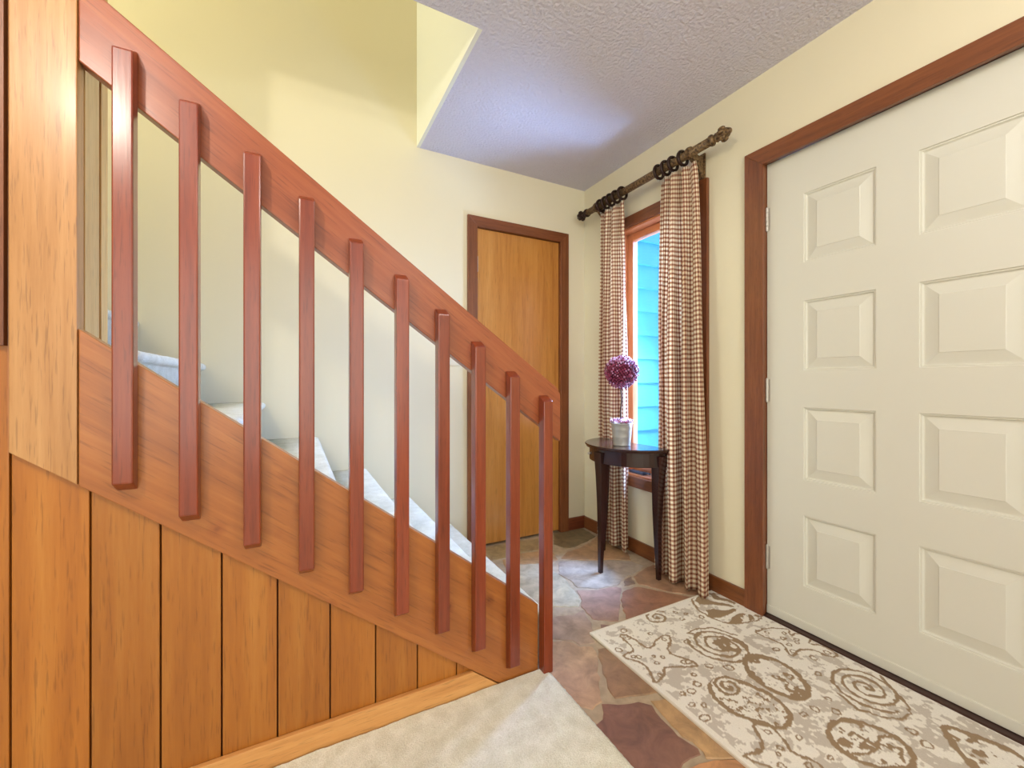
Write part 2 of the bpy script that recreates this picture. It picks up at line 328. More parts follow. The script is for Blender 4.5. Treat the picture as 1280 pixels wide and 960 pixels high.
# floor: grout bed with each flagstone a part of it
fl = tag(empty('floor'), kind='structure')
boxo('grout_bed', M['grout'], fl, -3.1, 2.0, -3.1, BW+.1, -.08, -.0035)
STONES = [
 ([(1.61,2.458),(1.661,2.453),(1.838,2.42),(1.823,2.256),(1.68,2.201),(1.545,2.169),(1.517,2.184),(1.488,2.272)], (123,103,67)),
 ([(1.004,2.415),(1.076,2.423),(1.214,2.434),(1.459,2.405),(1.494,2.298),(1.453,2.235),(1.343,2.239),(1.231,2.254),(1.107,2.228),(1.021,2.241)], (167,140,93)),
 ([(1.089,2.206),(1.223,2.241),(1.345,2.217),(1.421,2.198),(1.386,2.067),(1.317,2.048),(1.156,2.117),(1.058,2.117)], (173,132,81)),
 ([(1.403,2.066),(1.496,2.127),(1.593,2.142),(1.715,2.183),(1.83,2.248),(1.83,2.137),(1.816,1.939),(1.762,1.855),(1.647,1.931),(1.522,1.984)], (171,127,79)),
 ([(1.374,2.042),(1.513,1.973),(1.635,1.917),(1.75,1.842),(1.772,1.77),(1.723,1.736),(1.641,1.719),(1.563,1.702),(1.481,1.659),(1.368,1.681),(1.282,1.734),(1.295,1.818),(1.282,1.906)], (171,151,130)),
 ([(1.053,2.105),(1.149,2.106),(1.254,2.067),(1.273,1.948),(1.283,1.837),(1.243,1.702),(1.22,1.622),(1.18,1.59),(1.139,1.599),(1.078,1.641),(1.003,1.68),(.98,1.795)], (187,173,142)),
 ([(1.263,1.714),(1.36,1.671),(1.469,1.651),(1.479,1.624),(1.406,1.557),(1.377,1.52),(1.264,1.414),(1.229,1.424),(1.172,1.473),(1.191,1.58),(1.227,1.624)], (165,123,99)),
 ([(1.466,1.601),(1.564,1.601),(1.648,1.483),(1.731,1.388),(1.51,1.33),(1.299,1.391),(1.342,1.465),(1.393,1.538)], (154,101,63)),
 ([(1.73,1.733),(1.83,1.75),(1.835,1.576),(1.835,1.325),(1.751,1.404),(1.66,1.493),(1.614,1.582),(1.59,1.62),(1.626,1.693)], (156,110,73)),
 ([(1.556,1.69),(1.612,1.701),(1.579,1.631),(1.508,1.638)], (140,110,89)),
 ([(.975,1.582),(1.12,1.541),(1.18,1.554),(1.148,1.458),(1.106,1.389),(1.08,1.372),(1.077,1.333),(1.014,1.349),(.999,1.388),(.932,1.434),(.889,1.442)], (165,134,110)),
 ([(1.18,1.424),(1.23,1.388),(1.229,1.325),(1.141,1.31),(1.135,1.378)], (145,105,81)),
 ([(.884,1.433),(.939,1.415),(.978,1.401),(.993,1.38),(1.01,1.342),(1.052,1.317),(1.037,1.28),(.975,1.193),(.923,1.115),(.894,1.08),(.849,1.07),(.813,1.108),(.777,1.261)], (184,143,102)),
 ([(1.06,1.302),(1.12,1.287),(1.13,1.014),(1.012,1.043),(.945,1.071),(.958,1.118),(.976,1.158),(1.011,1.222)], (156,114,71)),
 ([(.887,1.07),(.934,1.048),(1.001,1.022),(1.029,.99),(1.017,.937),(1.013,.866),(1.024,.836),(1.029,.81),(1.013,.794),(.952,.802),(.915,.787),(.849,.782),(.78,.819),(.815,1.015),(.849,1.019)], (134,88,66)),
 ([(1.038,1.003),(1.12,.99),(1.15,.866),(1.119,.723),(1.016,.783),(1.035,.802),(1.023,.861),(1.026,.905),(1.037,.971)], (182,138,81)),
 ([(.80,.66),(.876,.75),(.939,.783),(.987,.781),(1.076,.75),(1.134,.698),(1.076,.60),(.93,.58)], (193,129,67)),
]
def rough_poly(poly, amp=.004, step=.022):
    out = []
    n = len(poly)
    for i in range(n):
        a, b = Vector(poly[i]), Vector(poly[(i+1) % n]); L = (b-a).length; k = max(1, int(L/step))
        for j in range(k):
            p = a.lerp(b, j/k)
            out.append((p.x+random.uniform(-amp, amp), p.y+random.uniform(-amp, amp)))
    return out
def stone(poly, col, h):
    bm = bmesh.new(); p = rough_poly(poly)
    cx = sum(q[0] for q in p)/len(p); cy = sum(q[1] for q in p)/len(p)
    lo = [bm.verts.new((x, y, -.02)) for x, y in p]; mid = [bm.verts.new((x, y, h-.0025)) for x, y in p]
    up = []
    for x, y in p:
        d = math.hypot(x-cx, y-cy); k = max(0, 1-.003/max(d, .01)); up.append(bm.verts.new((cx+(x-cx)*k, cy+(y-cy)*k, h)))
    n = len(p)
    for i in range(n):
        j = (i+1) % n
        bm.faces.new([lo[i], lo[j], mid[j], mid[i]]); bm.faces.new([mid[i], mid[j], up[j], up[i]])
    f = bm.faces.new(up); bmesh.ops.triangulate(bm, faces=[f])
    o = mesh_obj('flagstone', bm, M['slate'], fl)
    o.color = (*lin(*col), 1); return o
for poly, col in STONES: stone(poly, col, random.uniform(-.0008, .0008))
fillcols = [(142,104,72), (156,124,92), (120,76,54), (150,112,90), (132,100,76), (166,128,92)]
def clip_ok(x, y):
    if x > 1.28 and y < 1.17: return True
    if x > .85 and y < .50: return True
    return False
gx, gy = 4, 12
jit = {}
def J(i, j):
    if (i, j) not in jit: jit[i, j] = (random.uniform(-.05, .05), random.uniform(-.05, .05))
    return jit[i, j]
XS = [.84, 1.17, 1.5, 1.835]; YS = [-1.2, -.85, -.5, -.15, .17, .52, .87, 1.22]
for i in range(3):
    for j in range(len(YS)-1):
        if j == 6 and i < 1 or j == 5 and i < 1: continue
        c = []
        for a, b in ((0, 0), (1, 0), (1, 1), (0, 1)):
            x, y = XS[i+a], YS[j+b]; dx, dy = J(i+a, j+b)
            if i+a in (0, 3): dx = 0
            c.append((x+dx, y+dy))
        mx_, my_ = sum(q[0] for q in c)/4, sum(q[1] for q in c)/4
        c = [(mx_+(x-mx_)*.955, my_+(y-my_)*.955) for x, y in c]
        if j >= 5: c = [(max(x, 1.165), y) for x, y in c]
        stone(c, random.choice(fillcols), -.0015)

# baseboards
tag(boxo('baseboard_back', M['base_dark_x'], None, 1.714, RW-.002, BW-.014, BW, 0, .085, bev=.002), kind='structure')
tag(boxo('baseboard_right', M['base_dark_y'], None, RW-.014, RW, 1.213, BW-.015, 0, .083, bev=.002), kind='structure')

# ---- front door with casing
d1 = tag(empty('door_1', (1.888, 1.135, 0)), kind='structure')
prismo('casing', M['casing_z'], d1, [(1.127, 0), (1.213, 0), (1.213, 2.098), (1.127, 2.022)], 'x', RW-.018, RW, bev=.002)
prismo('casing', M['casing_y'], d1, [(1.213, 2.098), (1.127, 2.022), (.213, 2.022), (.127, 2.098)], 'x', RW-.018, RW, bev=.002)
prismo('casing', M['casing_z'], d1, [(.213, 0), (.127, 0), (.127, 2.098), (.213, 2.022)], 'x', RW-.018, RW, bev=.002)
boxo('jamb', M['casing_z'], d1, RW, RW+.13, DY1, DY1+.012, 0, DZ+.012)
boxo('jamb', M['casing_z'], d1, RW, RW+.13, DY0-.012, DY0, 0, DZ+.012)
boxo('jamb', M['casing_y'], d1, RW, RW+.13, DY0, DY1, DZ, DZ+.012)
boxo('door_stop', M['casing_z'], d1, 1.935, 1.95, DY1-.02, DY1, .02, DZ)
boxo('threshold', M['threshold'], d1, RW-.012, RW+.13, DY0, DY1, 0, .014, bev=.003)
DX = 1.888
YP = [(.981, .736), (.617, .372)]; ZP = [(.197, .492), (.643, .945), (1.10, 1.392), (1.553, 1.842)]
def door_slab():
    bm = bmesh.new()
    ys = [DY0+.003, .372, .617, .736, .981, DY1-.003]; zs = [.018, .197, .492, .643, .945, 1.10, 1.392, 1.553, 1.842, 2.03]
    g = {(i, j): bm.verts.new((DX, y, z)) for i, y in enumerate(ys) for j, z in enumerate(zs)}
    for i in range(len(ys)-1):
        for j in range(len(zs)-1):
            if i in (1, 3) and j % 2 == 1: continue
            bm.faces.new([g[i, j], g[i, j+1], g[i+1, j+1], g[i+1, j]])
    b = bm.edges
    bo = [e for e in bm.edges if len(e.link_faces) == 1 and (all(abs(v.co.y-ys[0]) < 1e-5 for v in e.verts) or all(abs(v.co.y-ys[-1]) < 1e-5 for v in e.verts) or all(abs(v.co.z-zs[0]) < 1e-5 for v in e.verts) or all(abs(v.co.z-zs[-1]) < 1e-5 for v in e.verts))]
    r = bmesh.ops.extrude_edge_only(bm, edges=bo)
    for v in r['geom']:
        if isinstance(v, bmesh.types.BMVert): v.co.x += .044
    return bm
slab = mesh_obj('door_slab', door_slab(), M['doorpaint']); adopt(slab, d1)
def panel(y0, y1, z0, z1):
    bm = bmesh.new(); rings = []
    for ins, dep in ((0, 0), (.002, .0045), (.006, .0045), (.010, .0105), (.014, .0105), (.048, .0015), (.050, .0)):
        rings.append([bm.verts.new((DX+dep, y, z)) for y, z in ((y0-ins, z0+ins), (y1+ins, z0+ins), (y1+ins, z1-ins), (y0-ins, z1-ins))])
    for a, b in zip(rings, rings[1:]):
        for i in range(4): bm.faces.new([a[i], a[(i+1) % 4], b[(i+1) % 4], b[i]])
    bm.faces.new(rings[-1])
    return adopt(mesh_obj('door_panel', bm, M['doorpaint']), d1)
for y0, y1 in YP:
    for z0, z1 in ZP: panel(y0, y1, z0, z1)
bm = bmesh.new(); box(bm, DX-.006, DX+.01, DY0+.004, DY1-.004, .016, .052, bev=.002)
adopt(mesh_obj('door_sweep', bm, M['doorpaint']), d1)
for z in (1.782, 1.014, .265):
    bm = bmesh.new(); zz = z-.05
    for k in range(5): lathe(bm, [(.0055, zz+k*.02+.0006), (.0062, zz+k*.02+.002), (.0062, zz+k*.02+.018), (.0055, zz+k*.02+.0194)], 14, (DX-.004, 1.131, 0))
    lathe(bm, [(.003, zz-.004), (.0045, zz-.002), (.0045, zz+.102), (.002, zz+.106)], 12, (DX-.004, 1.131, 0))
    box(bm, DX-.003, DX-.001, 1.118, 1.130, zz, zz+.1)
    adopt(mesh_obj('hinge', bm, M['hinge'], smooth=False), d1)

# ---- closet door
d2 = tag(empty('door_2', (CX0, BW, 0)), kind='structure')
prismo('casing', M['casing_z'], d2, [(.953, 0), (CX0, 0), (CX0, CZ), (.953, 2.098)], 'y', BW-.02, BW, bev=.002)
prismo('casing', M['casing_x'], d2, [(.953, 2.098), (1.714, 2.098), (CX1, CZ), (CX0, CZ)], 'y', BW-.02, BW, bev=.002)
prismo('casing', M['casing_z'], d2, [(CX1, 0), (1.714, 0), (1.714, 2.098), (CX1, CZ)], 'y', BW-.02, BW, bev=.002)
boxo('jamb', M['casing_z'], d2, CX0-.012, CX0, BW, BW+.11, 0, CZ)
boxo('jamb', M['casing_z'], d2, CX1, CX1+.012, BW, BW+.11, 0, CZ)
boxo('jamb', M['casing_x'], d2, CX0-.012, CX1+.012, BW, BW+.11, CZ, CZ+.012)
boxo('door_slab', M['closet'], d2, CX0+.003, CX1-.003, BW+.006, BW+.041, .012, CZ-.003, bev=.0015)
for z in (1.80, .25):
    bm = bmesh.new(); lathe(bm, [(.004, z-.05), (.0058, z-.048), (.0058, z+.048), (.004, z+.05)], 12, (CX0+.004, BW-.001, 0))
    adopt(mesh_obj('hinge', bm, M['hinge']), d2)

# ---- window
w1 = tag(empty('window_1', (RW, 1.775, .47)), kind='structure')
cw = .07; X0 = RW-.02
prismo('casing', M['casing_z'], w1, [(WY0-cw, WZ0-.065), (WY0, WZ0), (WY0, WZ1), (WY0-cw, WZ1+.068)], 'x', X0, RW, bev=.002)
prismo('casing', M['casing_z'], w1, [(WY1+cw, WZ0-.065), (WY1, WZ0), (WY1, WZ1), (WY1+cw, WZ1+.068)], 'x', X0, RW, bev=.002)
prismo('casing', M['casing_y'], w1, [(WY0-cw, WZ1+.068), (WY1+cw, WZ1+.068), (WY1, WZ1), (WY0, WZ1)], 'x', X0, RW, bev=.002)
prismo('casing', M['casing_y'], w1, [(WY0-cw, WZ0-.065), (WY1+cw, WZ0-.065), (WY1, WZ0), (WY0, WZ0)], 'x', X0, RW, bev=.002)
for a, b in ((WY0-.001, WY0+.012), (WY1-.012, WY1+.001)): boxo('window_jamb', M['sash_z'], w1, RW-.004, RW+.14, a, b, WZ0, WZ1)
boxo('window_head', M['sash_y'], w1, RW-.004, RW+.14, WY0+.012, WY1-.012, WZ1-.012, WZ1)
boxo('window_sill', M['sash_y'], w1, RW-.004, RW+.14, WY0+.012, WY1-.012, WZ0, WZ0+.012)
a, b, c, d = WY0+.013, WY1-.013, WZ0+.02, WZ1-.014
boxo('sash_stile', M['sash_z'], w1, 1.925, 1.965, a, a+.045, c, d, bev=.003)
boxo('sash_stile', M['sash_z'], w1, 1.925, 1.965, b-.045, b, c, d, bev=.003)
boxo('sash_rail', M['sash_y'], w1, 1.925, 1.965, a+.045, b-.045, d-.045, d, bev=.003)
boxo('sash_rail', M['sash_y'], w1, 1.925, 1.965, a+.045, b-.045, c, c+.065, bev=.003)
boxo('window_pane', M['glass'], w1, 1.943, 1.947, a+.04, b-.04, c+.06, d-.04)
bm = bmesh.new(); box(bm, 1.878, 1.918, 1.88, 2.00, WZ0+.0125, WZ0+.028, bev=.005); box(bm, 1.892, 1.904, 1.84, 1.90, WZ0+.022, WZ0+.032, bev=.003)
adopt(mesh_obj('window_crank', bm, M['black']), w1)

# outside: the blue lap siding wall beyond the window, ground
ext = tag(empty('wall_outside', (2.0, 2.6, 0)), kind='structure')
boxo('sheathing', M['trimwhite'], ext, 2.0, 4.6, 2.625, 2.66, -.2, 3.4)
for k in range(17):
    z0 = .02+.199*k-.199+.03
    bm = bmesh.new()
    prism(bm, [(2.596, z0), (2.584, z0+.002), (2.612, z0+.212), (2.625, z0+.212), (2.625, z0)], 'x', 2.018, 4.6)
    adopt(mesh_obj('siding_board', bm, M['siding']), ext)
boxo('corner_board', M['trimwhite'], ext, 2.006, 2.018, 2.578, 2.625, -.2, 3.4)
tag(boxo('ground_outside', M['soil'], None, 2.01, 5, -3, 2.6, -.25, -.12), kind='structure')

# ---- plank wall under and beside the stair
sl_bot = lambda x: .482-.756*x
sl_top = lambda x: .839-.761*x
wp = tag(empty('wall_planked', (-.05, 1.315, 0)), kind='structure')
seams = [round(-.812-.13*k, 3) for k in range(6, 0, -1)]+[-.812, -.682, -.552, -.423, -.295, -.17, -.043, .09, .217, .345, .476, .625]
for a, b in zip(seams, seams[1:]):
    a2, b2 = a+.0018, b-.0018
    if b <= -.54: poly = [(a2, 0), (b2, 0), (b2, CEIL), (a2, CEIL)]
    else:
        za, zb = sl_bot(a2)+.05, sl_bot(b2)+.05
        if a < -.5: za, zb = sl_bot(a2), sl_bot(b2)+.001
        poly = [(a2, 0), (b2, 0), (b2, max(zb, .03)), (a2, max(za, .03))]
    prismo('plank', M['plank'], wp, poly, 'y', 1.312, 1.332, bev=.0022)
boxo('plank_backing', plain('groove_dark', lin(92, 40, 14), .7), wp, -1.59, -.552, 1.333, 1.34, 0, CEIL)
prismo('plank_backing', plain('groove_dark_low', lin(92, 40, 14), .7), wp, [(-.552, 0), (.60, 0), (.60, .06), (-.552, .92)], 'y', 1.333, 1.34)
prismo('trim_board', M['base_x'], wp, [(-.56, 0), (.632, 0), (.53, .079), (-.56, .075)], 'y', 1.296, 1.311, bev=.002)
# the end of the partition: front board, end boards
pt = tag(empty('wall_partition', (-.5, 1.4, 0)), kind='structure')
boxo('partition_core', M['wall'], pt, -3.1, -.455, 1.345, 1.47, 0, CEIL)
prismo('front_board', M['post'], pt, [(-.5485, sl_bot(-.5485)+.002), (-.4405, sl_bot(-.4405)+.002), (-.4405, CEIL), (-.5485, CEIL)], 'y', 1.297, 1.333, bev=.002)
boxo('end_board', M['jamb'], pt, -.455, -.441, 1.341, 1.421, .9, CEIL, bev=.001)
boxo('end_board', M['jamb'], pt, -.455, -.441, 1.434, 1.475, .9, CEIL, bev=.001)
boxo('end_groove', plain('end_groove_dark', lin(96, 50, 18), .7), pt, -.456, -.453, 1.421, 1.434, .9, CEIL)

# the framed opening at the far left edge of the photo
fo = tag(empty('framed_panel', (-.7, 1.306, 1.5)), 'dark wood framed grey glazed panel on the planks, cut off by the left photo edge', 'panel')
for z0, z1 in ((1.13, 1.152), (1.418, 1.458), (1.86, 1.89)): boxo('frame_rail', M['casing_x'], fo, -.80, -.5585, 1.300, 1.3115, z0, z1)
boxo('frame_stile', M['casing_z'], fo, -.5625, -.5555, 1.2965, 1.3115, 1.13, 1.89)
boxo('frame_stile', M['casing_z'], fo, -.83, -.80, 1.2965, 1.3115, 1.13, 1.89)
for z0, z1 in ((1.152, 1.418), (1.458, 1.86)): boxo('pane', plain('grey_glazing', lin(196, 192, 196), .25), fo, -.80, -.5625, 1.304, 1.3115, z0, z1)

# ================================================================== STAIRCASE
st = tag(empty('staircase', (0, 1.8, 0)), 'cream carpeted staircase rising to the left behind its wooden stringer', 'staircase')
prismo('stringer', M['stringer'], st, [(-.4385, sl_bot(-.4385)), (-.4385, sl_top(-.4385)), (.783, .243), (.783, 0), (.638, 0)], 'y', 1.298, 1.338, bev=.0025)
RUN, RISE = .245, .19
def step_bm(x0, z, y0, y1, depth):
    # rounded carpet-wrapped nosing, tread and riser
    bm = bmesh.new(); r = .017
    prof = [(x0-depth, z-.03), (x0-depth, z)]
    for k in range(7):
        t = math.pi/2-math.pi*k/6; prof.append((x0-r+r*math.cos(t), z-r+r*math.sin(t)))
    prof += [(x0-.026, z-2*r-.004), (x0-.028, z-RISE+.002), (x0-.045, z-RISE+.002), (x0-.045, z-.03)]
    n = len(prof); K = max(6, int((y1-y0)/.04)); rows = []
    for i in range(K+1):
        y = y0+(y1-y0)*i/K
        rows.append([bm.verts.new((px, y, pz+(random.uniform(-.0015, .0015) if 0 < i < K else 0))) for px, pz in prof])
    for a, b in zip(rows, rows[1:]):
        for i in range(n): bm.faces.new([a[i], a[(i+1) % n], b[(i+1) % n], b[i]])
    bm.faces.new(rows[0]); bm.faces.new(rows[-1][::-1])
    return bm
for k in range(9):
    x0 = .847-RUN*k; z = RISE*(k+1)
    y0 = 1.339 if x0 > -.42 else 1.478
    if k == 5: y0 = 1.478
    o = mesh_obj('carpeted_step', step_bm(x0, z, y0, BW-.001, RUN+.0), M['carpet'], smooth=True); adopt(o, st)

# ---- railing
ra = tag(empty('stair_railing', (.2, 1.29, 0)), 'reddish brown wooden stair railing with ten square uprights ending at the floor post', 'railing')
rt = lambda x: 1.656-.7215*x
rb = lambda x: 1.4676-.7236*x
prismo('handrail', M['rail'], ra, [(-.4395, rb(-.4395)), (-.4395, rt(-.4395)+.003), (.868, rt(.868)), (.882, rt(.868)-.024), (.882, rb(.882)), (.86, rb(.86))], 'y', 1.300, 1.336, bev=.003)
bx = [(-.353, 1.819, .816), (-.231, 1.734, .725), (-.099, 1.640, .631), (.028, 1.548, .539), (.157, 1.451, .450), (.288, 1.361, .352), (.417, 1.265, .261), (.542, 1.167, .168), (.671, 1.068, .072)]
def baluster(x, zt, zb, name='baluster'):
    bm = bmesh.new()
    prism(bm, [(1.262, zb), (1.299, zb-.022 if zb > .03 else zb), (1.299, zt+.022), (1.262, zt)], 'x', x-.0192, x+.0192, bev=.0035)
    o = mesh_obj(name, bm, M['baluster']); adopt(o, ra); return o
for x, zt, zb in bx: baluster(x, zt, zb)
baluster(.8055, .9815, .006, 'newel_post')

# ================================================================== CARPET (hall)
def carpet():
    x0, x1, y0, y1 = -3.05, .815, -2.2, 1.292
    bm = bmesh.new(); nx, ny = 210, 210
    from mathutils import noise
    rows = []
    for i in range(nx+1):
        u = (i/nx)**.55; x = x0+(x1-x0)*u; row = []
        for j in range(ny+1):
            v = (j/ny)**.5; y = y0+(y1-y0)*v
            z = .012+.0035*noise.noise((x*9, y*9, 0))+.002*noise.noise((x*60, y*60, 3))
            # soft folds fanning from the floor post
            ang = math.atan2(y-1.26, x-.80); d = math.hypot(x-.8, y-1.26)
            z += .008*math.exp(-((ang+2.05)/.10)**2)*math.exp(-d/.4)+.006*math.exp(-((ang+2.5)/.08)**2)*math.exp(-d/.3)
            e = min(1, (x1-x)/.012); z = z*(.35+.65*math.sqrt(max(e, 0)))
            xx = x + (.0025*noise.noise((0, y*90, 5)) if i == nx else 0) + (.012*(1.29-y) if x > .6 else 0)*0
            row.append(bm.verts.new((xx, y, z)))
        rows.append(row)
    for a, b in zip(rows, rows[1:]):
        for j in range(ny): bm.faces.new([a[j], b[j], b[j+1], a[j+1]])
    lo = [bm.verts.new((v.co.x, v.co.y, -.003)) for v in rows[-1]]
    for j in range(ny): bm.faces.new([rows[-1][j], lo[j], lo[j+1], rows[-1][j+1]])
    o = mesh_obj('hall_carpet', bm, M['carpet'], smooth=True)
    tag(o, 'cream cut pile carpet covering the hall floor beside the stone entry', 'carpet')
carpet()

# ================================================================== RUG
def rug():
    X0, X1, Y0, Y1 = 1.092, 1.868, .07, 1.385
    S = .0034
    nx = int((X1-X0)/S); ny = int((Y1-Y0)/S)
    xs = np.linspace(X0, X1, nx+1); ys = np.linspace(Y0, Y1, ny+1)
    GX, GY = np.meshgrid(xs, ys, indexing='ij')
    rng = np.random.default_rng(5)
    def vnoise(scale, seed):
        r = np.random.default_rng(seed); g = r.random((200, 200))
        fx = (GX-X0)/scale; fy = (GY-Y0)/scale; ix = fx.astype(int); iy = fy.astype(int); fx -= ix; fy -= iy
        fx = fx*fx*(3-2*fx); fy = fy*fy*(3-2*fy); q = lambda a, b: g[(ix+a) % 200, (iy+b) % 200]
        return q(0,0)*(1-fx)*(1-fy)+q(1,0)*fx*(1-fy)+q(0,1)*(1-fx)*fy+q(1,1)*fx*fy
    wob = .004; PX = GX+(vnoise(.012, 1)-.5)*wob*2; PY = GY+(vnoise(.012, 2)-.5)*wob*2
    D = np.zeros_like(GX)         # dark taupe mask
    Ex = np.zeros_like(GX)        # keep-clear zone for the mottling
    def dist(pts, closed=False):
        d = np.full_like(GX, 9.); p = list(pts)+([pts[0]] if closed else [])
        for (ax, ay), (bx_, by) in zip(p, p[1:]):
            vx, vy = bx_-ax, by-ay; l2 = vx*vx+vy*vy+1e-12
            t = np.clip(((PX-ax)*vx+(PY-ay)*vy)/l2, 0, 1)
            d = np.minimum(d, np.hypot(PX-ax-t*vx, PY-ay-t*vy))
        return d
    def inside(pts):
        c = np.zeros(GX.shape, bool); n = len(pts)
        for i in range(n):
            ax, ay = pts[i]; bx_, by = pts[(i+1) % n]
            with np.errstate(divide='ignore', invalid='ignore'):
                c ^= ((ay > PY) != (by > PY)) & (PX < (bx_-ax)*(PY-ay)/(by-ay+1e-12)+ax)
        return c
    nonlocal_D = [D]
    def stroke(pts, w, closed=False):
        d = dist(pts, closed); nonlocal_D[0] = np.maximum(nonlocal_D[0], (d < w/2*(.8+.5*vnoise(.03, 9))).astype(float)); return d
    clear = np.full_like(GX, 9.)
    def smoothc(pts, k=3):
        for _ in range(k):
            q = []
            for i in range(len(pts)):
                a, b = pts[i], pts[(i+1) % len(pts)]
                q += [(a[0]*.75+b[0]*.25, a[1]*.75+b[1]*.25), (a[0]*.25+b[0]*.75, a[1]*.25+b[1]*.75)]
            pts = q
        return pts
    def spiral(c, r, turns, a0, w, dirn=1, sx=1, rot=0, fill=.5):
        pts = []
        for i in range(int(turns*26)+1):
            t = i/(turns*26); rr = r*(1-t)**.9; a = a0+dirn*t*turns*2*math.pi
            x, y = rr*math.cos(a)*sx, rr*math.sin(a)
            pts.append((c[0]+x*math.cos(rot)-y*math.sin(rot), c[1]+x*math.sin(rot)+y*math.cos(rot)))
        stroke(pts, w)
        return pts
    def blob(pts, w, fillfrac=.5, scale=.018, seed=3, rot=0):
        o = smoothc(pts, 2); ins = inside(o); d = stroke(o, w, True)
        n = vnoise(scale, seed)*.6+vnoise(scale*.45, seed+1)*.4
        nonlocal_D[0] = np.maximum(nonlocal_D[0], (ins & (n > 1-fillfrac-.0)).astype(float))
        return o, ins
    cl_ins = np.zeros(GX.shape, bool)
    # scallop near the wall
    sc_o = [(1.714,1.391),(1.661,1.345),(1.629,1.27),(1.637,1.186),(1.697,1.134),(1.84,1.111),(1.90,1.2),(1.86,1.36)]
    o = smoothc(sc_o, 2); ins = inside(o); cl_ins |= ins; stroke(o, .009, True)
    ang = np.arctan2(PY-1.20, PX-1.84); rr = np.hypot(PY-1.20, PX-1.84)
    nonlocal_D[0] = np.maximum(nonlocal_D[0], (ins & (np.sin(ang*11+vnoise(.05, 21)*3) > -.1) & (rr > .05) & (rr < .19+.03*vnoise(.03, 22)) & (PY > 1.13)).astype(float))
    # small spiral
    spiral((1.425, 1.338), .05, 1.9, .2, .010, 1, 1.25, .1); cl_ins |= np.hypot(PX-1.425, PY-1.338) < .065
    # starfish by the left edge
    star1 = [(1.185,1.325),(1.218,1.295),(1.217,1.206),(1.242,1.192),(1.30,1.225),(1.35,1.232),(1.367,1.208),(1.268,1.146),(1.31,1.085),(1.319,1.049),(1.30,1.04),(1.20,1.096),(1.165,1.06),(1.113,1.048),(1.105,1.06),(1.145,1.115),(1.142,1.15),(1.108,1.195),(1.112,1.212),(1.17,1.214),(1.178,1.25)]
    o = smoothc(star1, 1); cl_ins |= inside(o); stroke(o, .009, True)
    for c in ((1.2, 1.285), (1.325, 1.212), (1.285, 1.08), (1.15, 1.07), (1.14, 1.19), (1.21, 1.155), (1.19, 1.12), (1.235, 1.135), (1.30, 1.07)):
        a = random.uniform(.006, .011); stroke([(c[0]+a*math.cos(t), c[1]+a*math.sin(t)) for t in np.linspace(0, 6.3, 9)], .005)
    # big spiral shell
    spiral((1.492, 1.085), .118, 3.3, 1.9, .012, 1, .92, .5); cl_ins |= np.hypot(PX-1.492, PY-1.085) < .125
    stroke([(1.464,1.179), (1.445,1.195), (1.50,1.20), (1.57,1.174), (1.612,1.09)], .008)
    ins = (np.hypot(PX-1.535, PY-1.06) < .06) & (vnoise(.02, 40) > .45); nonlocal_D[0] = np.maximum(nonlocal_D[0], ins.astype(float))
    # long shell
    o, i2 = blob([(1.496,.985),(1.542,.992),(1.599,.941),(1.603,.856),(1.54,.775),(1.465,.77),(1.44,.817),(1.422,.871),(1.44,.93)], .017, .46, .022, 50); cl_ins |= i2
    # nautilus
    naut = [(1.273,.962),(1.349,.965),(1.375,.917),(1.39,.88),(1.408,.839),(1.398,.777),(1.351,.735),(1.286,.735),(1.262,.779),(1.226,.827),(1.222,.882),(1.238,.93)]
    o, i2 = blob(naut, .015, .36, .014, 60); cl_ins |= i2
    sp = np.hypot(PX-1.318, PY-.922) < .05; nonlocal_D[0][sp] = 0
    spiral((1.315, .92), .047, 2.2, -.4, .011, 1, 1.1, .3)
    # starfish by the door
    star2 = [(1.705,1.075),(1.775,1.064),(1.838,1.028),(1.843,1.012),(1.80,.990),(1.85,.985),(1.868,.96),(1.862,.935),(1.81,.925),(1.857,.89),(1.84,.83),(1.80,.835),(1.785,.905),(1.735,.922),(1.676,.905),(1.68,.925),(1.72,.965),(1.715,1.0),(1.70,1.05)]
    o = smoothc(star2, 1); cl_ins |= inside(o); stroke(o, .008, True)
    for c in ((1.74, 1.045), (1.80, 1.01), (1.76, .99), (1.71, .925), (1.82, .86), (1.78, .95), (1.74, .955), (1.80, .96)):
        a = random.uniform(.006, .010); stroke([(c[0]+a*math.cos(t), c[1]+a*math.sin(t)) for t in np.linspace(0, 6.3, 9)], .005)
    # spiral shell on the right
    spiral((1.728, .70), .105, 3.2, -2.3, .011, -1, 1.05, .4); cl_ins |= np.hypot(PX-1.728, PY-.70) < .115
    stroke([(1.842,.706), (1.784,.635), (1.75,.60), (1.721,.583), (1.674,.580), (1.63,.605), (1.59,.666), (1.612,.731)], .009)
    # oval shell
    o, i2 = blob([(1.37,.60),(1.377,.64),(1.42,.672),(1.48,.675),(1.53,.65),(1.56,.60),(1.565,.545),(1.52,.505),(1.47,.495),(1.41,.53),(1.375,.57)], .015, .42, .018, 70); cl_ins |= i2
    stroke([(1.37,.60), (1.42, .575), (1.47, .57), (1.52, .585), (1.555, .57)], .010)
    # starfish at the bottom of the frame
    star3 = [(1.262,.79),(1.28,.766),(1.264,.71),(1.235,.672),(1.27,.63),(1.262,.60),(1.21,.63),(1.16,.60),(1.13,.61),(1.15,.665),(1.12,.70),(1.105,.735),(1.165,.715),(1.205,.735),(1.225,.775)]
    o = smoothc(star3, 1); cl_ins |= inside(o); stroke(o, .010, True)
    for c in ((1.25, .745), (1.20, .69), (1.17, .66), (1.24, .63), (1.225, .70)):
        a = random.uniform(.006, .010); stroke([(c[0]+a*math.cos(t), c[1]+a*math.sin(t)) for t in np.linspace(0, 6.3, 9)], .005)
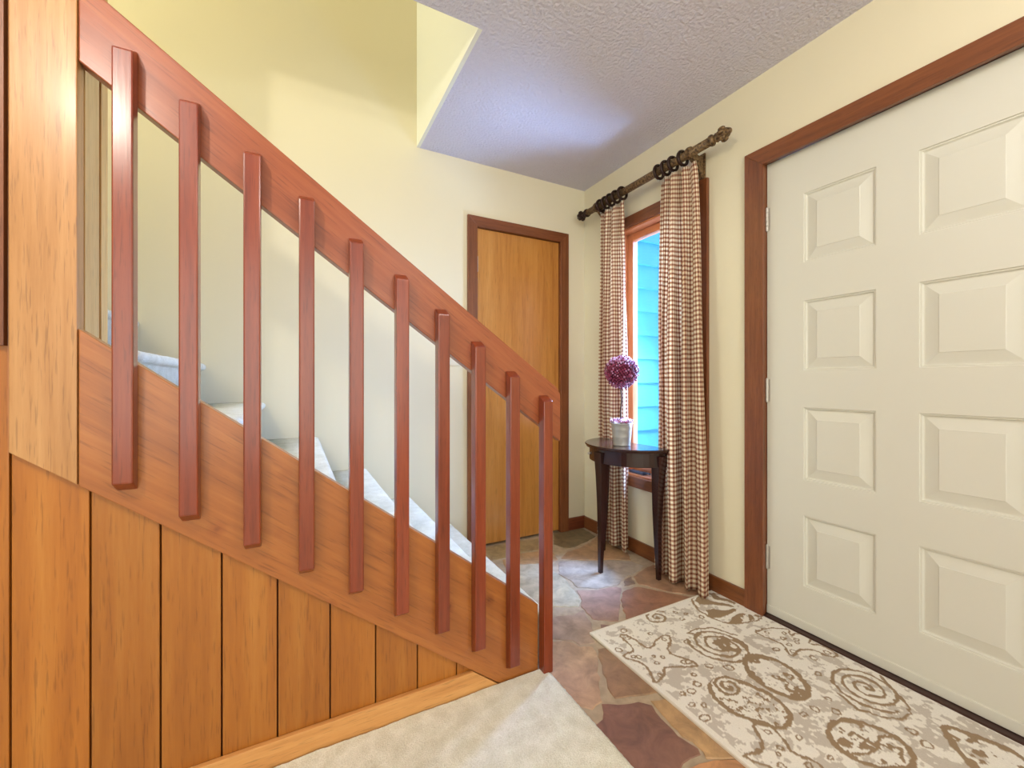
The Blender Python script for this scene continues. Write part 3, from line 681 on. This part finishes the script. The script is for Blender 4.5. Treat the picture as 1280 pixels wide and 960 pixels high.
    # conch near the right
    o, i2 = blob([(1.752,.52),(1.70,.49),(1.645,.445),(1.60,.37),(1.61,.30),(1.66,.25),(1.72,.27),(1.77,.33),(1.80,.40),(1.775,.46)], .016, .40, .024, 80); cl_ins |= i2
    # beyond the frame
    o, i2 = blob([(1.42,.40),(1.50,.41),(1.55,.35),(1.53,.27),(1.45,.24),(1.38,.28),(1.37,.35)], .015, .45, .018, 90); cl_ins |= i2
    spiral((1.23, .46), .10, 3, 0, .011); spiral((1.25, .2), .09, 3, 2, .011); spiral((1.68, .15), .06, 2, 2, .010)
    for c in [(1.224,1.331),(1.306,1.266),(1.509,1.278),(1.26,1.015),(1.395,1.156),(1.157,1.178),(1.663,.963),(1.151,.971),(1.186,.963),(1.169,.904),(1.129,.869),(1.404,.981),(1.416,.734),(1.115,1.246),(1.138,.924),(1.517,.693),(1.557,.734),(1.658,.814),(1.667,.965),(1.633,.55),(1.612,.507),(1.737,.869),(1.319,.617),(1.308,.692),(1.56,1.30),(1.53,1.33),(1.60,1.25),(1.47,.73),(1.35,1.02),(1.23,.98)]:
        a = random.uniform(.008, .016); b_ = random.uniform(.7, 1)
        stroke([(c[0]+a*math.cos(t), c[1]+a*b_*math.sin(t)) for t in np.linspace(0, 6.3, 10)], .0055)
        cl_ins |= np.hypot(PX-c[0], PY-c[1]) < a*1.3
    Dm = nonlocal_D[0] > .5
    mott = vnoise(.035, 101)*.45+vnoise(.014, 102)*.35+vnoise(.006, 103)*.2
    Lm = (mott > .515) & ~cl_ins
    Lm |= (mott > .60) & cl_ins
    edge = np.minimum(np.minimum(GX-X0, X1-GX), np.minimum(GY-Y0, Y1-GY))
    Lm &= edge > .02; Dm &= edge > .010
    col = np.empty(GX.shape+(4,)); col[..., 3] = 1
    def setc(mask, c): col[mask, :3] = lin(*c)
    setc(np.ones(GX.shape, bool), (242, 236, 224)); setc(Lm, (206, 196, 182)); setc(Dm, (160, 136, 108))
    Z = .0075+.0012*Dm+.0005*vnoise(.01, 7)-.004*(edge < .003)
    n1, n2 = nx+1, ny+1
    verts = np.stack([GX, GY, Z], -1).reshape(-1, 3)
    idx = np.arange(n1*n2).reshape(n1, n2)
    quads = np.stack([idx[:-1, :-1], idx[1:, :-1], idx[1:, 1:], idx[:-1, 1:]], -1).reshape(-1, 4)
    me = bpy.data.meshes.new('rug'); me.vertices.add(len(verts)); me.vertices.foreach_set('co', verts.ravel())
    me.loops.add(quads.size); me.loops.foreach_set('vertex_index', quads.ravel().astype(np.int32))
    me.polygons.add(len(quads)); me.polygons.foreach_set('loop_start', np.arange(0, quads.size, 4, dtype=np.int32)); me.polygons.foreach_set('loop_total', np.full(len(quads), 4, np.int32))
    me.update(calc_edges=True)
    at = me.color_attributes.new('print', 'FLOAT_COLOR', 'POINT'); at.data.foreach_set('color', col.reshape(-1))
    me.materials.append(M['rug'])
    r = tag(empty('area_rug', (1.48, .73, 0)), 'cream rug with taupe seashells and starfish on the stone floor by the white door', 'rug')
    o = bpy.data.objects.new('pile', me); C.objects.link(o); adopt(o, r)
    bm = bmesh.new()
    for a in ((X0-.004, X0+.001, Y0-.004, Y1+.004), (X1-.001, X1+.004, Y0-.004, Y1+.004), (X0, X1, Y0-.004, Y0+.001), (X0, X1, Y1-.001, Y1+.004)):
        box(bm, *a, .0, .0078, bev=.001)
    adopt(mesh_obj('binding', bm, M['rugedge']), r)
rug()

# ================================================================== CONSOLE TABLE
tx, ty, tz = 1.735, 1.81, .70
tb = tag(empty('console_table', (tx, ty, 0)), 'small dark mahogany half-round table standing against the curtained window', 'table')
def half(r, y_off=0, n=28, back=0):
    return [(tx+back, ty+r)]+[(tx-r*math.sin(math.pi*i/n), ty+r*math.cos(math.pi*i/n)) for i in range(n+1)]+[(tx+back, ty-r)]
def halfslab(name, layers, parent):
    bm = bmesh.new(); rings = []
    for r, z in layers: rings.append([bm.verts.new((x, y, z)) for x, y in half(r, back=.004)[:]])
    for a, b in zip(rings, rings[1:]):
        for i in range(len(a)): bm.faces.new([a[i], a[(i+1) % len(a)], b[(i+1) % len(a)], b[i]])
    bm.faces.new(rings[0]); bm.faces.new(rings[-1])
    bmesh.ops.remove_doubles(bm, verts=bm.verts[:], dist=1e-5)
    return adopt(mesh_obj(name, bm, M['mahogany']), parent)
halfslab('table_top', [(.262, tz-.020), (.268, tz-.019), (.270, tz-.013), (.273, tz-.011), (.276, tz-.006), (.276, tz-.003), (.273, tz)], tb)
halfslab('apron', [(.248, tz-.095), (.250, tz-.093), (.250, tz-.020)], tb)
def sabre(points, name='leg'):
    """square tapering leg through centre points (x,y,z,half width)"""
    bm = bmesh.new(); rings = []
    for x, y, z, h in points: rings.append([bm.verts.new((x+sx*h, y+sy*h, z)) for sx, sy in ((-1, -1), (1, -1), (1, 1), (-1, 1))])
    for a, b in zip(rings, rings[1:]):
        for i in range(4): bm.faces.new([a[i], a[(i+1) % 4], b[(i+1) % 4], b[i]])
    bm.faces.new(rings[0]); bm.faces.new(rings[-1])
    bmesh.ops.bevel(bm, geom=bm.edges[:], offset=.0015, segments=1, affect='EDGES')
    return adopt(mesh_obj(name, bm, M['mahogany']), tb)
def legpath(x0, y0, dx, dy):
    out = []
    for i in range(13):
        t = i/12; z = .665*(1-t)
        bulge = .022*math.sin(math.pi*min(1, t*1.15))          # gentle inward sweep
        out.append((x0+dx*(bulge*-1+.030*t*t), y0+dy*(bulge*-1+.030*t*t), z, .031-.0205*min(1, t*1.02)**.7))
    return out
sabre(legpath(1.500, 1.81, -.2, 0))
sabre([(x+.0, y, z, h) for x, y, z, h in legpath(1.708, 2.035, 0, .3)])
sabre([(x+.016*(1-z/.665)**1.3, y+.03*(1-z/.665), z, h) for x, y, z, h in legpath(1.700, 1.583, 0, -.3)])
bm = bmesh.new(); lathe(bm, [(.004, 0), (.006, -.004), (.009, -.010), (.007, -.016), (.002, -.018)], 14, (1.515, 1.925, tz-.058), 'x')
adopt(mesh_obj('knob', bm, M['hinge'], smooth=True), tb)

# ================================================================== TOPIARY
px_, py_ = 1.615, 1.775
tp = tag(empty('potted_topiary', (px_, py_, tz)), 'round purple berry topiary in a whitish metal pot on the half-round table', 'plant')
bm = bmesh.new()
lathe(bm, [(.046, tz+.0005), (.048, tz+.002), (.047, tz+.006), (.050, tz+.045), (.0515, tz+.048), (.051, tz+.052), (.0535, tz+.086), (.055, tz+.089), (.0545, tz+.093), (.057, tz+.118), (.0605, tz+.121), (.060, tz+.126), (.056, tz+.126), (.054, tz+.110)], 48, (px_, py_, 0))
o = mesh_obj('pot', bm, M['steel'], smooth=True); adopt(o, tp)
bm = bmesh.new(); prof = [(.0045, tz+.10+i*.03) for i in range(8)]
lathe(bm, prof, 10, (px_-.004, py_, 0))
for v in bm.verts: v.co.x += .003*math.sin(v.co.z*34); v.co.y += .002*math.cos(v.co.z*50)
adopt(mesh_obj('stem', bm, M['stem'], smooth=True), tp)
def berries(name, centres, rad, tints):
    bm = bmesh.new(); lay = bm.verts.layers.float.new('tint')
    for c, t in zip(centres, tints):
        r = rad*random.uniform(.8, 1.15)
        ret = bmesh.ops.create_icosphere(bm, subdivisions=1, radius=r, matrix=Matrix.Translation(c))
        for v in ret['verts']: v[lay] = min(1, max(0, t+random.uniform(-.05, .05)))
    o = mesh_obj(name, bm, M['berry'], smooth=True); adopt(o, tp); tag(o, kind='stuff'); return o
bc = Vector((px_, py_, 1.108)); R0 = .083; cs = []; ts = []
for i in range(560):
    k = i+.5; ph = math.acos(1-2*k/560); th = math.pi*(1+5**.5)*k
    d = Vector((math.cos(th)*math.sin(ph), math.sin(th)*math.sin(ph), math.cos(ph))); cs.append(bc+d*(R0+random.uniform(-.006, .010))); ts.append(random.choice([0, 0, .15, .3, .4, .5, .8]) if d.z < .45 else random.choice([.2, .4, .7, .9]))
berries('berry_ball', cs, .0062, ts)
bm = bmesh.new(); bmesh.ops.create_icosphere(bm, subdivisions=3, radius=R0-.002, matrix=Matrix.Translation(bc)); adopt(mesh_obj('ball_core', bm, M['moss'], smooth=True), tp)
cs = []; ts = []
for i in range(190):
    a = random.uniform(0, 6.283); r = .062*math.sqrt(random.random()); cs.append(Vector((px_+r*math.cos(a), py_+r*math.sin(a), tz+.132+.012*(1-(r/.062)**2)+random.uniform(-.005, .006)))); ts.append(random.choice([0, .2, .5, .8, .9, 1, 1]))
berries('berry_bed', cs, .0062, ts)

# ================================================================== CURTAIN ROD AND CURTAINS
RX, RZ = 1.765, 2.205
rod = tag(empty('curtain_rod', (RX, 1.78, RZ)), 'antique gold brown fluted curtain rod with carved finials above the window', 'curtain rod')
bm = bmesh.new(); lathe(bm, [(.0205, 1.33), (.0205, 2.27)], 64, (RX, 0, RZ), 'y', flute=.045, nf=16)
adopt(mesh_obj('rod', bm, M['rod'], smooth=True), rod)
def finial(y, s, mat):
    bm = bmesh.new()
    lathe(bm, [(.021, 0), (.0265, s*.004), (.027, s*.013), (.021, s*.019), (.015, s*.025), (.0155, s*.031), (.022, s*.035), (.020, s*.041), (.013, s*.046)], 28, (RX, y, RZ), 'y')
    # carved bud: lobed petals round a core with a small tip
    lathe(bm, [(.012, s*.040), (.022, s*.052), (.025, s*.066), (.019, s*.084), (.013, s*.092), (.015, s*.099), (.010, s*.107), (.003, s*.111)], 24, (RX, y, RZ), 'y')
    for k in range(6):
        a = k*math.pi/3
        m4 = Matrix.Translation((RX+.024*math.cos(a), y+s*.068, RZ+.024*math.sin(a))) @ Matrix.Diagonal((.0115, .019, .0115, 1))
        bmesh.ops.create_icosphere(bm, subdivisions=2, radius=1, matrix=m4)
    return adopt(mesh_obj('finial', bm, mat, smooth=True), rod)
finial(1.33, -1, M['rod']); finial(2.27, 1, M['bronze_ring'])
for y in (1.445, 2.175):
    bm = bmesh.new()
    lathe(bm, [(.0212, y-.012), (.029, y-.010), (.031, y), (.029, y+.010), (.0212, y+.012)], 28, (RX, 0, RZ), 'y')
    prism(bm, [(RX+.006, RZ-.010), (RX+.012, RZ-.030), (RX+.045, RZ-.062), (RX+.082, RZ-.112), (RW-.012, RZ-.112), (RW-.012, RZ+.005), (RX+.06, RZ-.004), (RX+.03, RZ+.004)], 'y', y-.011, y+.011, bev=.002)
    prism(bm, [(RW-.0125, RZ-.125), (RW-.0005, RZ-.125), (RW-.0005, RZ+.018), (RW-.0125, RZ+.018)], 'y', y-.016, y+.016, bev=.002)
    o = mesh_obj('bracket', bm, M['rod']); adopt(o, rod)
def ring_at(y, proto=None):
    bm = bmesh.new(); torus(bm, (0, 0, 0), .0345, .0085, 'y')
    r_ = mesh_obj('curtain_ring', bm, M['bronze_ring'], smooth=True); r_.location = (RX, y, RZ-.0045)
    bm = bmesh.new(); torus(bm, (0, 0, -.0475), .0055, .0015, 'y', 12, 6)
    e = mesh_obj('eyelet', bm, M['hinge'], smooth=True); e.parent = r_
    return r_
ringL = [2.135, 2.085, 2.04, 1.99, 1.935]; ringR = [1.648, 1.60, 1.552, 1.49]
ORD = {'left': ['first from the left', 'second from left', 'middle one', 'second from right', 'last on the right'], 'right': ['first from the left', 'second from left', 'third from left', 'last on the right']}
proto = ring_at(ringL[0])
first = True
for grp, ys_, side in (('rings holding the left curtain', ringL, 'left'), ('rings holding the right curtain', ringR, 'right')):
    for y in ys_:
        if first: r_ = proto; first = False
        else:
            r_ = proto.copy(); C.objects.link(r_); e = proto.children[0].copy(); C.objects.link(e); e.parent = r_; r_.location = (RX, y, RZ-.0045)
        tag(r_, f"dark curtain ring on the rod, {ORD[side][ys_.index(y)]} above the {side} gingham curtain", 'curtain ring', grp)
def curtain(name, label, ytop0, ytop1, ybot0, ybot1, xt, xb, npl, amp0, amp1, zt, zb, seed):
    """ytop0/1: ends at the top, ybot0/1: ends at the hem; cloth in soft pinch pleats"""
    from mathutils import noise
    bm = bmesh.new(); uvl = bm.loops.layers.uv.new('UVMap')
    NU, NV = npl*26, 70; vs = []; us = []
    for j in range(NV+1):
        t = j/NV; z = zt+(zb-zt)*t; s = t**.55
        y0 = ytop0+(ybot0-ytop0)*s; y1 = ytop1+(ybot1-ytop1)*s; amp = amp0+(amp1-amp0)*min(1, t*2.2)**.7; xc = xt+(xb-xt)*min(1, t*1.5)
        row = []
        for i in range(NU+1):
            u = i/NU; ph = 2*math.pi*npl*u
            wv = math.sin(ph+.7*noise.noise((u*3, t*1.3, seed)))*(1+.8*noise.noise((u*4, t*.8, seed+4)))+.35*math.sin(ph*.5+seed)
            y = y0+(y1-y0)*u+.012*amp/.03*math.sin(2*ph+1.1)*min(1, t*3)+.006*noise.noise((u*5, t*2, seed+9))
            x = xc+(.02*max(0, 1-u*2.5) if seed > 5 else 0)+amp*wv+.008*noise.noise((u*2, t*2.5, seed+2))
            # pinched at the head
            zz = z+(.006*math.cos(ph) if j == 0 else 0)
            if j == NV: zz += .006*noise.noise((u*14, 0, seed))
            row.append(bm.verts.new((x, y, zz)))
        vs.append(row)
    # arc length measured along the middle row so that the checks stay square on the cloth
    def arc(row):
        a = [0]
        for p, q in zip(row, row[1:]): a.append(a[-1]+(p.co-q.co).to_2d().length)
        return a
    mid = arc(vs[NV*2//3])
    for j in range(NV):
        for i in range(NU):
            f = bm.faces.new([vs[j][i], vs[j+1][i], vs[j+1][i+1], vs[j][i+1]]); f.smooth = True
            for lp, (a, b) in zip(f.loops, ((i, j), (i, j+1), (i+1, j+1), (i+1, j))): lp[uvl].uv = (mid[a], (zt-zb)*b/NV)
    o = mesh_obj(name, bm, M['gingham'], smooth=True)
    md = o.modifiers.new('thick', 'SOLIDIFY'); md.thickness = .0012; md.offset = 0
    return tag(o, label, 'curtain')
curtain('curtain', 'narrow red and cream gingham curtain hanging at the left of the window, behind the table', 2.145, 1.925, 2.20, 1.905, 1.772, 1.790, 3, .012, .030, 2.150, .025, 1.0)
curtain('curtain', 'wider red and cream gingham curtain at the right of the window, nearest the white door', 1.655, 1.415, 1.690, 1.340, 1.770, 1.776, 4, .012, .036, 2.150, .010, 7.0)

# ================================================================== LIGHT SWITCH
sw = tag(empty('light_switch', (.875, BW, 1.21)), 'cream light switch plate on the wall left of the narrow wooden door', 'light switch')
boxo('plate', M['plastic'], sw, .838, .912, BW-.006, BW, 1.153, 1.268, bev=.002)
boxo('toggle', M['plastic'], sw, .870, .880, BW-.016, BW-.005, 1.20, 1.222, bev=.002)
